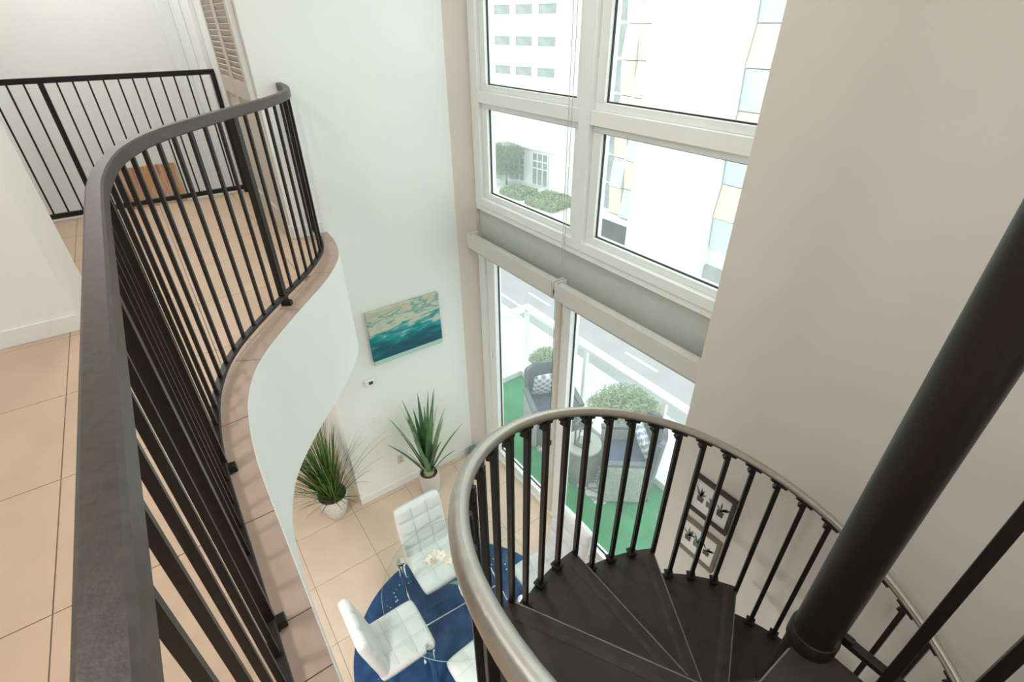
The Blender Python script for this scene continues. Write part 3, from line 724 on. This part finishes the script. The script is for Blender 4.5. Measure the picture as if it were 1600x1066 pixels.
# orchid
orc = thing('potted_orchid', 'white orchid in a white pot on the glass table', 'plant', (.985, 2.03, -2.34))
part('pot', MB().lathe([(.045, 0), (.052, .004), (.064, .10), (.060, .105), (.05, .095)], 28), M_trim, orc, True)
st = [(0, 0, .09), (-.01, .02, .2), (-.04, .07, .31), (-.10, .14, .36), (-.18, .20, .33)]
part('stem', MB().tube(st, .003, 8), M_leafA, orc, True)
st2 = [(0.01, 0, .09), (.02, .03, .2), (-.01, .08, .29), (-.05, .11, .30)]
part('stem', MB().tube(st2, .003, 8), M_leafA, orc, True)
for i in range(5):
    v, f = blade((0, 0, .09), i*1.257+.3, .16, .024, R(45), R(60), 7, .2)
    part('leaf', MB().add(v, f), M_leafA, orc, True)
M_pet = mat('cream_orchid_petal', (.80, .78, .66), .5, var=.05)
def flower():
    mb = MB()
    for k in range(5):
        a = 2*PI*k/5+.3; d = Vector((math.cos(a), math.sin(a), 0)); s = Vector((-d.y, d.x, 0)); wv = .018 if k % 2 else .013
        mb.add([Vector((0, 0, 0)), d*.016+s*wv+Vector((0, 0, .006)), d*.034+s*wv*.7+Vector((0, 0, .009)), d*.040+Vector((0, 0, .008)), d*.034-s*wv*.7+Vector((0, 0, .009)), d*.016-s*wv+Vector((0, 0, .006)), Vector((0, 0, -.004))],
               [(0, 1, 2, 3), (0, 3, 4, 5), (6, 3, 2, 1), (6, 5, 4, 3), (0, 6, 1), (0, 5, 6)])
    mb.lathe([(.006, 0), (.007, .006), (.002, .012)], 8)
    return mb
fme = flower().mesh('flower'); fme.materials.append(M_pet)
for i, p in enumerate([(-.18, .20, .325), (-.15, .18, .355), (-.11, .15, .375), (-.08, .11, .355), (-.21, .21, .30), (-.13, .21, .335), (-.05, .115, .305), (-.02, .09, .30), (-.07, .13, .29), (-.17, .16, .33), (-.03, .05, .26)]):
    o = inst('flower', fme, orc, p); o.rotation_euler = (rn.uniform(-.9, .4), rn.uniform(-.7, .7), rn.uniform(0, 6))

# ================================================================== BALCONY
struct('floor_balcony', MB().box(2.52, 3.84, -.2, 5.05, ZF-.25, ZF-.012), M_conc, 'concrete balcony slab')
tf = struct('floor_balcony_turf', MB().box(2.53, 3.60, 0, 4.86, ZF-.012, ZF), M_turf, 'green artificial turf on the balcony')
cb = struct('trim_balcony_kerb', MB().box(3.60, 3.84, -.2, 5.05, ZF-.012, ZF+.09).box(2.53, 3.60, 4.86, 5.05, ZF-.012, ZF+.09), M_ext, 'white kerb around the balcony turf', bevel=.006)
BR = thing('balcony_railing', 'glass balcony railing with wide white top rail', 'railing', (3.78, 4.97, ZF+.09))
M_alu = mat('white_aluminium', (.80, .82, .81), .4, var=.01)
part('top_rail', MB().box(-.06, .06, -5.1, .06, .94, .99), M_alu, BR, bevel=.006)
part('top_rail', MB().box(-1.25, -.06, -.06, .06, .94, .99), M_alu, BR, bevel=.006)
for y in (0, -1.25, -2.5, -3.75, -4.95): part('post', MB().box(-.025, .025, y-.025, y+.025, 0, .94), M_alu, BR, bevel=.003)
part('post', MB().box(-1.225, -1.175, -.025, .025, 0, .94), M_alu, BR, bevel=.003)
for y in (0, -1.25, -2.5, -3.75): part('glass_panel', MB().box(-.005, .005, y-1.20, y-.05, .06, .92), M_bglass, BR)
part('glass_panel', MB().box(-1.15, -.05, -.005, .005, .06, .92), M_bglass, BR)
# wicker armchairs
def weave(nt, tc):
    w1 = nt.nodes.new('ShaderNodeTexWave'); w1.inputs['Scale'].default_value = 18; w1.bands_direction = 'Z'; w1.inputs['Distortion'].default_value = 1.5
    nt.links.new(tc.outputs['Object'], w1.inputs['Vector'])
    return ramp(nt, [(0, (.05, .06, .075)), (1, (.14, .16, .18))], w1.outputs['Fac'])
M_wick = ramp_mat('grey_wicker', weave, .6)
M_blue = mat('blue_seat_cushion', (.075, .105, .19), .85, var=.12, scale=10, bump=.1, bscale=200)
def pattern(nt, tc):
    mp = nt.nodes.new('ShaderNodeMapping'); mp.inputs['Rotation'].default_value = (0, 0, .785); mp.inputs['Scale'].default_value = (1, 1, 0); nt.links.new(tc.outputs['Object'], mp.inputs[0])
    v = nt.nodes.new('ShaderNodeTexVoronoi'); v.inputs['Scale'].default_value = 14; v.inputs['Randomness'].default_value = 0.0; nt.links.new(mp.outputs[0], v.inputs['Vector'])
    return ramp(nt, [(0, (.20, .26, .38)), (.38, (.30, .35, .45)), (.44, (.72, .73, .75)), (1, (.76, .77, .78))], v.outputs['Distance'])
M_patt = ramp_mat('blue_white_trellis_cloth', pattern, .85)
M_wick_lit = mat('lit_grey_wicker_side', (.36, .385, .38), .7, var=.15, scale=30)  # lighter copy of the wicker, the light on the side panels put into colour
def wicker(label, lab2, lab3, x, y, rz):
    t = thing('wicker_armchair', label, 'chair', (x, y, ZF+.008), rz, 'wicker balcony armchairs')
    wv, dp = .29, .28
    # back: curved shell
    n = 14; sh = MB(); vs = []
    for k in range(n+1):
        a = -PI*.5*.86+PI*.86*k/n
        px, py = wv*math.sin(a)*1.02, -dp+.0+.14*(1-math.cos(a))
        zt = .86-.03*(abs(a)/1.4)**2
        lean = -.07
        vs += [(px, py, .02), (px*1.02, py+lean, zt), (px*.90, py+lean+.045, zt), (px*.90, py+.045, .02)]
    sh.add(vs, [(4*k+i, 4*k+(i+1) % 4, 4*k+4+(i+1) % 4, 4*k+4+i) for k in range(n) for i in range(4)]+[(0, 1, 2, 3), (4*n+3, 4*n+2, 4*n+1, 4*n)])
    part('backrest', sh, M_wick, t, True)
    for s in (-1, 1):
        part('side_panel', MB().box(s*wv-.03, s*wv+.03, -dp+.10, dp, .02, .56), M_wick_lit, t, bevel=.02)
        part('armrest', MB().box(s*wv-.038, s*wv+.038, -dp+.08, dp+.01, .56, .60), M_wick, t, bevel=.015)
    part('front_skirt', MB().box(-wv+.03, wv-.03, dp-.05, dp-.01, .02, .34), M_wick, t, bevel=.01)
    part('seat_base', MB().box(-wv+.03, wv-.03, -dp+.06, dp-.05, .28, .34), M_wick, t)
    for sx in (-1, 1):
        for sy in (-.2, .24): part('foot', MB().box(sx*.26-.02, sx*.26+.02, sy-.02, sy+.02, 0, .02), M_gasket, t)
    mw = t.matrix_basis
    cu_ = thing('seat_cushion', lab2, 'cushion', mw @ Vector((0, .01, .34)), rz, 'blue balcony seat cushions')
    part('cover', pad(.50, .50, .085, 1, 1, .02), M_blue, cu_, True)
    pw = thing('throw_pillow', lab3, 'pillow', mw @ Vector((0, -.13, .655)), rz, 'trellis pattern pillows')
    pm = MB(); N = 14; vs = []
    for sgn in (1, -1):
        for j in range(N+1):
            for i in range(N+1):
                u, v = 2*i/N-1, 2*j/N-1
                th2 = .062*((1-u*u)*(1-v*v))**.42
                sc = 1-.06*(1-abs(u))*(abs(v) > .99)-.06*(1-abs(v))*(abs(u) > .99)
                vs.append((u*.215*sc, v*.215*sc, sgn*th2))
    q = (N+1)**2; f = []
    for sgn in (0, 1):
        for j in range(N):
            for i in range(N):
                a = sgn*q+j*(N+1)+i; f.append((a, a+1, a+N+2, a+N+1))
    pm.add(vs, f)
    po_ = part('cover', pm, M_patt, pw, True)
    po_.rotation_euler = (R(68), 0, 0)
    return t
wicker('grey wicker armchair facing into the room at the far balcony corner', 'blue cushion on the far wicker armchair', 'trellis pattern pillow on the far wicker armchair', 3.20, 3.68, math.atan2(-.92, -.38)-PI/2)
wicker('grey wicker armchair turned sideways on the balcony nearest the grey wall', 'blue cushion on the near wicker armchair beside the grey wall', 'trellis pattern pillow leaning in the near wicker armchair', 3.34, 2.50, math.atan2(.62, -.78)-PI/2)
dt = thing('drum_side_table', 'grey round drum side table between the two wicker chairs', 'table', (3.02, 2.90, ZF+.008))
M_drum = mat('grey_drum', (.22, .235, .225), .7, var=.1, scale=12)
part('drum', MB().lathe([(.18, .0), (.19, .01), (.205, .24), (.19, .45), (.18, .46)], 40), M_drum, dt, True)
part('top', MB().lathe([(.205, .46), (.21, .465), (.205, .485)], 40), mat('pale_grey_top', (.40, .41, .39), .6, var=.05), dt, True)
ln_ = thing('lantern', 'grey metal frame lantern with a white candle on the drum table', 'lantern', (3.0, 2.90, ZF+.493), .35)
for sx in (-.06, .06):
    for sy in (-.06, .06): part('upright', MB().box(sx-.008, sx+.008, sy-.008, sy+.008, 0, .28), M_wick, ln_)
part('roof', MB().box(-.075, .075, -.075, .075, .28, .30).box(-.04, .04, -.04, .04, .30, .33), M_wick, ln_)
part('floor', MB().box(-.075, .075, -.075, .075, 0, .012), M_wick, ln_)
part('candle', MB().lathe([(.03, .012), (.03, .14)], 20), M_trim, ln_, True)
def rugb(nt, tc):
    v = nt.nodes.new('ShaderNodeTexVoronoi'); v.inputs['Scale'].default_value = 9; v.feature = 'DISTANCE_TO_EDGE'; nt.links.new(tc.outputs['Object'], v.inputs['Vector'])
    return ramp(nt, [(0, (.16, .24, .32)), (.05, (.20, .28, .35)), (.08, (.70, .70, .64)), (1, (.72, .70, .62))], v.outputs['Distance'])
rb = part('balcony_rug', MB().box(-.33, .33, -.62, .70, 0, .008), ramp_mat('floral_outdoor_rug', rugb, .9), None, loc=(3.18, 3.03, ZF))
tag(rb, 'white and blue patterned outdoor rug on the balcony turf', 'rug')

# ================================================================== STREET AND BUILDINGS
ZS = -19.4
struct('ground_street', MB().box(21.4, 34.5, -60, 160, ZS-.3, ZS), M_asph, 'pale asphalt street far below')
struct('ground_sidewalk_near', MB().box(3.9, 21.4, -60, 160, ZS-.3, ZS+.12), M_conc, 'pale pavement on the near side of the street')
struct('ground_sidewalk_far', MB().box(34.5, 90, -60, 160, ZS-.3, ZS+.12), M_conc, 'pale pavement on the far side of the street')
rd = bpy.data.objects['ground_street']
part('edge_line', MB().box(22.4, 22.62, -20, 110, ZS, ZS+.012), M_line, rd)
part('edge_line', MB().box(33.6, 33.8, -20, 110, ZS, ZS+.012), M_line, rd)
dm = MB().box(-.11, .11, -1.52, 1.52, 0, .012).mesh('lane_dash'); dm.materials.append(M_line)
for k in range(-1, 9): inst('lane_dash', dm, rd, (24.6+.03*k, 18.7+11.9*k, ZS))
# left building: slightly rotated facade
d_ = Vector((-.163, .987, 0)).normalized(); n_ = Vector((-d_.y, d_.x, 0))   # n_ looks towards the street
if n_.x > 0: n_ = -n_
p0 = Vector((47.03, 55.6, ZS))
LB = thing('parking_building', 'white building with rows of small windows across the street', 'building', p0, math.atan2(d_.y, d_.x))
# local: +x along facade (away), +y = left normal (towards street since facade runs away)
fs_ = 1 if (Matrix.Rotation(math.atan2(d_.y, d_.x), 3, 'Z') @ Vector((0, 1, 0))).dot(n_) > 0 else -1
def lbox(mb, x0, x1, y0, y1, z0, z1): return mb.box(x0, x1, min(fs_*y0, fs_*y1), max(fs_*y0, fs_*y1), z0, z1)
part('wall', lbox(MB(), 0, 60, -20, 0, 0, 34), M_ext, LB)
part('corner_pier', lbox(MB(), -7.5, 0.0, -20, .35, 0, 34), M_ext, LB)
M_bwin = mat('grey_tinted_glass', (.27, .31, .30), .3, var=.2, scale=.8)
wm = lbox(MB(), 0, 3.0, .02, .06, 0, 1.05).mesh('window'); wm.materials.append(M_bwin)
fm = lbox(lbox(lbox(lbox(MB(), -.1, 3.1, .02, .16, -.1, 0), -.1, 3.1, .02, .16, 1.05, 1.15), -.1, 0, .02, .16, 0, 1.05), 3.0, 3.1, .02, .16, 0, 1.05).mesh('window_frame'); fm.materials.append(M_ext)
for r_ in range(-1, 3):
    for c_ in range(7):
        wo = inst('window', wm, LB, (.6+4.05*c_, 0, -4.95-ZS+3.5*r_)); inst('window_frame', fm, wo)
part('canopy', lbox(MB(), 0, 40, 0, .5, -14.2-ZS, -13.9-ZS), M_ext, LB)
for c_ in range(5):
    x0 = 1.3+4.6*c_
    sf = part('storefront', lbox(MB(), x0, x0+3.0, .02, .08, .3, 4.6), M_bwin, LB)
    mb = MB()
    for q in range(4): lbox(mb, x0+q-.07, x0+q+.07, .08, .16, .3, 4.6)
    for zq in (2.6, 3.6): lbox(mb, x0, x0+3, .08, .16, zq-.08, zq+.08)
    part('mullions', mb, M_ext, sf)
# right building with tilted coloured panels
RBD = thing('panel_building', 'white tower with tilted yellow and pale blue facade panels', 'building', (39.2, 29, ZS))
part('wall', MB().box(0.35, 20, -14, 9.4, 0, 40), M_ext, RBD)
part('white_pier', MB().box(-.9, .35, -4.5, 4.55, 0, 40), mat('white_stone_facade', (.80, .80, .80), .95, var=.04, scale=.9), RBD)
PC = [mat('panel_cream', (.74, .67, .48), .6, var=.03), mat('panel_pale_blue', (.53, .60, .61), .6, var=.03), mat('panel_white', (.67, .69, .71), .6, var=.02), mat('panel_peach', (.74, .61, .48), .6, var=.03)]
rows = [4.05, 1.05, -1.78, -4.75, -7.75, -10.40, -13.25, -16.10]
def panel(y0, y1, z0, z1, m, out):
    a, b = (.02, .42) if out else (.30, .06)
    part('facade_panel', MB().add([(.3, y0, z0), (.3, y1, z0), (.3, y1, z1), (.3, y0, z1), (-b, y0, z0), (-b, y1, z0), (-a, y1, z1), (-a, y0, z1)],
         [(0, 1, 2, 3), (4, 7, 6, 5), (0, 4, 5, 1), (2, 6, 7, 3), (1, 5, 6, 2), (0, 3, 7, 4)]), m, RBD)
for i, (zt, zb) in enumerate(zip(rows, rows[1:])):
    for j, (ya, yb) in enumerate(((33.7, 35.35), (35.45, 37.1))):
        panel(ya-29, yb-29, zb-ZS+.08, zt-ZS, PC[(2, 0)[(i+j) % 2] if i < 4 else (1, 3)[(i+j) % 2]], (i+j) % 2 == 0)
    vg = part('vent_grille', MB().box(.0, .32, 37.2-29, 38.3-29, zb-ZS+.3, zt-ZS-.05), M_bwin, RBD)
    for j, (ya, yb) in enumerate(((22.5, 24.4), (20.6, 22.4), (18.7, 20.5))):
        panel(ya-29, yb-29, zb-ZS+.08, zt-ZS, PC[(1, 0)[(i+j) % 2] if i != 4 or j else 1], (i+j) % 2 == 1)
part('street_void', MB().box(-.05, .4, 4.6, 9.4, .1, 2.5), mat('shaded_street_opening', (.05, .06, .06), .2, var=.5, scale=.7), RBD)  # dark slab stands in for the shaded opening under the building
part('street_void', MB().box(-.05, .4, -14, -4.5, .1, 1.6), mat('grey_shop_front', (.30, .32, .31), .5, var=.2, scale=.7), RBD)
part('fascia_band', MB().box(-.5, .35, 4.6, 9.4, 2.6, 3.2), M_ext, RBD)
# vegetation
def leafball(mb, c, r, n, s, rn, flat=1.0):
    for _ in range(n):
        d = Vector((rn.gauss(0, 1), rn.gauss(0, 1), rn.gauss(0, 1))).normalized()*(rn.random()**.35)
        p = Vector(c)+Vector((d.x*r[0], d.y*r[1], d.z*r[2]))
        a = Vector((rn.uniform(-1, 1), rn.uniform(-1, 1), rn.uniform(-.2, 1.2))).normalized(); b = a.orthogonal().normalized()
        b.rotate(Matrix.Rotation(rn.uniform(0, 6.28), 3, a))
        mb.add([p-a*s, p+b*s*.22, p+a*s, p-b*s*.22], [(0, 1, 2, 3)])
M_fol = mat('street_tree_green', (.26, .32, .17), .8, var=.3, scale=2)
M_fol2 = mat('street_tree_grey_green', (.26, .31, .22), .8, var=.3, scale=2)
M_hedge = mat('hedge_green', (.30, .37, .22), .9, var=.3, scale=2)
M_trunk = mat('grey_trunk', (.26, .22, .18), .9, var=.2, scale=5)
def tree(label, x, y, h, r, m, seed, zg=ZS+.12):
    rn = random.Random(seed)
    t = thing('street_tree', label, 'tree', (x, y, zg))
    part('trunk', MB().tube([(0, 0, 0), (.05, .03, h*.35), (0, 0, h*.7)], .1, 10, rs=[.16, .12, .06]), M_trunk, t, True)
    for k in range(5):
        a = k*1.26; part('branch', MB().tube([(0, 0, h*.4), (r*.35*math.cos(a), r*.35*math.sin(a), h*.62), (r*.7*math.cos(a), r*.7*math.sin(a), h*.75)], .05, 7, rs=[.07, .05, .02]), M_trunk, t, True)
    mb = MB()
    leafball(mb, (0, 0, h*.70), (r, r, h*.30), 6500, .12, rn)
    for k in range(6):
        a = k*1.05; leafball(mb, (r*.6*math.cos(a), r*.6*math.sin(a), h*(.66+.16*rn.random())), (r*.5, r*.5, h*.16), 1100, .12, rn)
    if m is M_fol2:
        for k in range(5):
            a = k*1.26; leafball(mb, (r*.55*math.cos(a), r*.55*math.sin(a), h*.34), (r*.5, r*.5, h*.2), 700, .16, rn)
    o = part('crown', mb, m, t); o['kind'] = 'stuff'
tree('green street tree seen through the right balcony glass', 15.8, 12.6, 5.2, 1.9, M_fol, 1)
tree('green street tree seen through the balcony glass behind the far wicker chair', 15.2, 18.0, 5.0, 1.35, M_fol, 2)
tree('grey-green tree in front of the white building across the street', 43.0, 61.9, 6.2, 2.6, M_fol2, 3)
def hedge(label, c, L, W_, h, rz, seed):
    rn = random.Random(seed)
    t = thing('hedge', label, 'hedge', c, rz)
    part('core', MB().box(-L/2+.15, L/2-.15, -W_/2+.15, W_/2-.15, 0, h-.15), M_hedge, t)
    mb = MB()
    for _ in range(2600):
        p = Vector((rn.uniform(-L/2, L/2), rn.uniform(-W_/2, W_/2), rn.uniform(0, h)))
        k = rn.random()
        if k < .55: p.z = h+rn.uniform(-.12, .12)
        elif k < .8: p.y = (-W_/2 if fs_ else W_/2)*rn.choice((1, -1))
        else: p.x = L/2*rn.choice((1, -1))
        a = Vector((rn.uniform(-1, 1), rn.uniform(-1, 1), rn.uniform(-1, 1))).normalized(); b = a.orthogonal().normalized()
        mb.add([p-a*.14, p+b*.09, p+a*.14, p-b*.09], [(0, 1, 2, 3)])
    o = part('foliage', mb, M_hedge, t); o['kind'] = 'stuff'
az_ = math.atan2(d_.y, d_.x)
hedge('clipped green hedge nearest the white corner pier across the street', (41.9, 50.4, ZS+.12), 4.9, 4.4, 1.1, az_, 5)
hedge('clipped green hedge below the grey-green tree across the street', (41.3, 56.5, ZS+.12), 4.0, 3.4, .9, az_, 6)

# ================================================================== FILL LAMPS (added out of view to brighten the interior)
M_lamp = mat('fill_lamp_diffuser', (.9, .9, .9), .5, emit=(1, .97, .92), estr=4.0)
def lamp(label, x, y, z, pw, r=.22, col=(1, .985, .95)):
    t = thing('added_fill_lamp', label, 'lamp', (x, y, z), 0, 'added round fill lamps out of view')
    part('canopy', MB().lathe([(r, -.03), (r, 0)], 36), M_trim, t, True)
    part('diffuser', MB().lathe([(r-.01, -.03), (r-.02, -.06), (r*.6, -.075), (.002, -.08)], 36, cap0=False), M_lamp, t, True)
    L = bpy.data.lights.new('fill_light', 'AREA'); L.shape = 'DISK'; L.size = r*2; L.energy = pw*FILL_LAMP; L.color = col
    lo = bpy.data.objects.new('fill_light', L); COL.objects.link(lo); lo.parent = t; lo.location = (0, 0, -.085)
lamp('added fill lamp over the spiral staircase', 1.0, -.6, CE, 30)
lamp('added fill lamp over the loft behind the stair landing', -.9, -1.2, CE, 48)
lamp('added fill lamp over the dining table void', 1.1, 2.2, CE, 40)
lamp('added fill lamp over the loft floor behind the curved railing', -1.2, 1.2, CE, 60)
lamp('added fill lamp over the loft hall', 0.0, 4.9, CE, 40)
lamp('added fill lamp over the stairwell', 0.0, 6.4, CE, 24)
lamp('added fill lamp under the loft by the grass plant', -.4, 4.6, -.80, 28)
lamp('added fill lamp under the loft across from the dining table', -.75, 2.6, -.80, 38)
lamp('added fill lamp under the loft across from the spiral staircase', -.75, .6, -.80, 120)
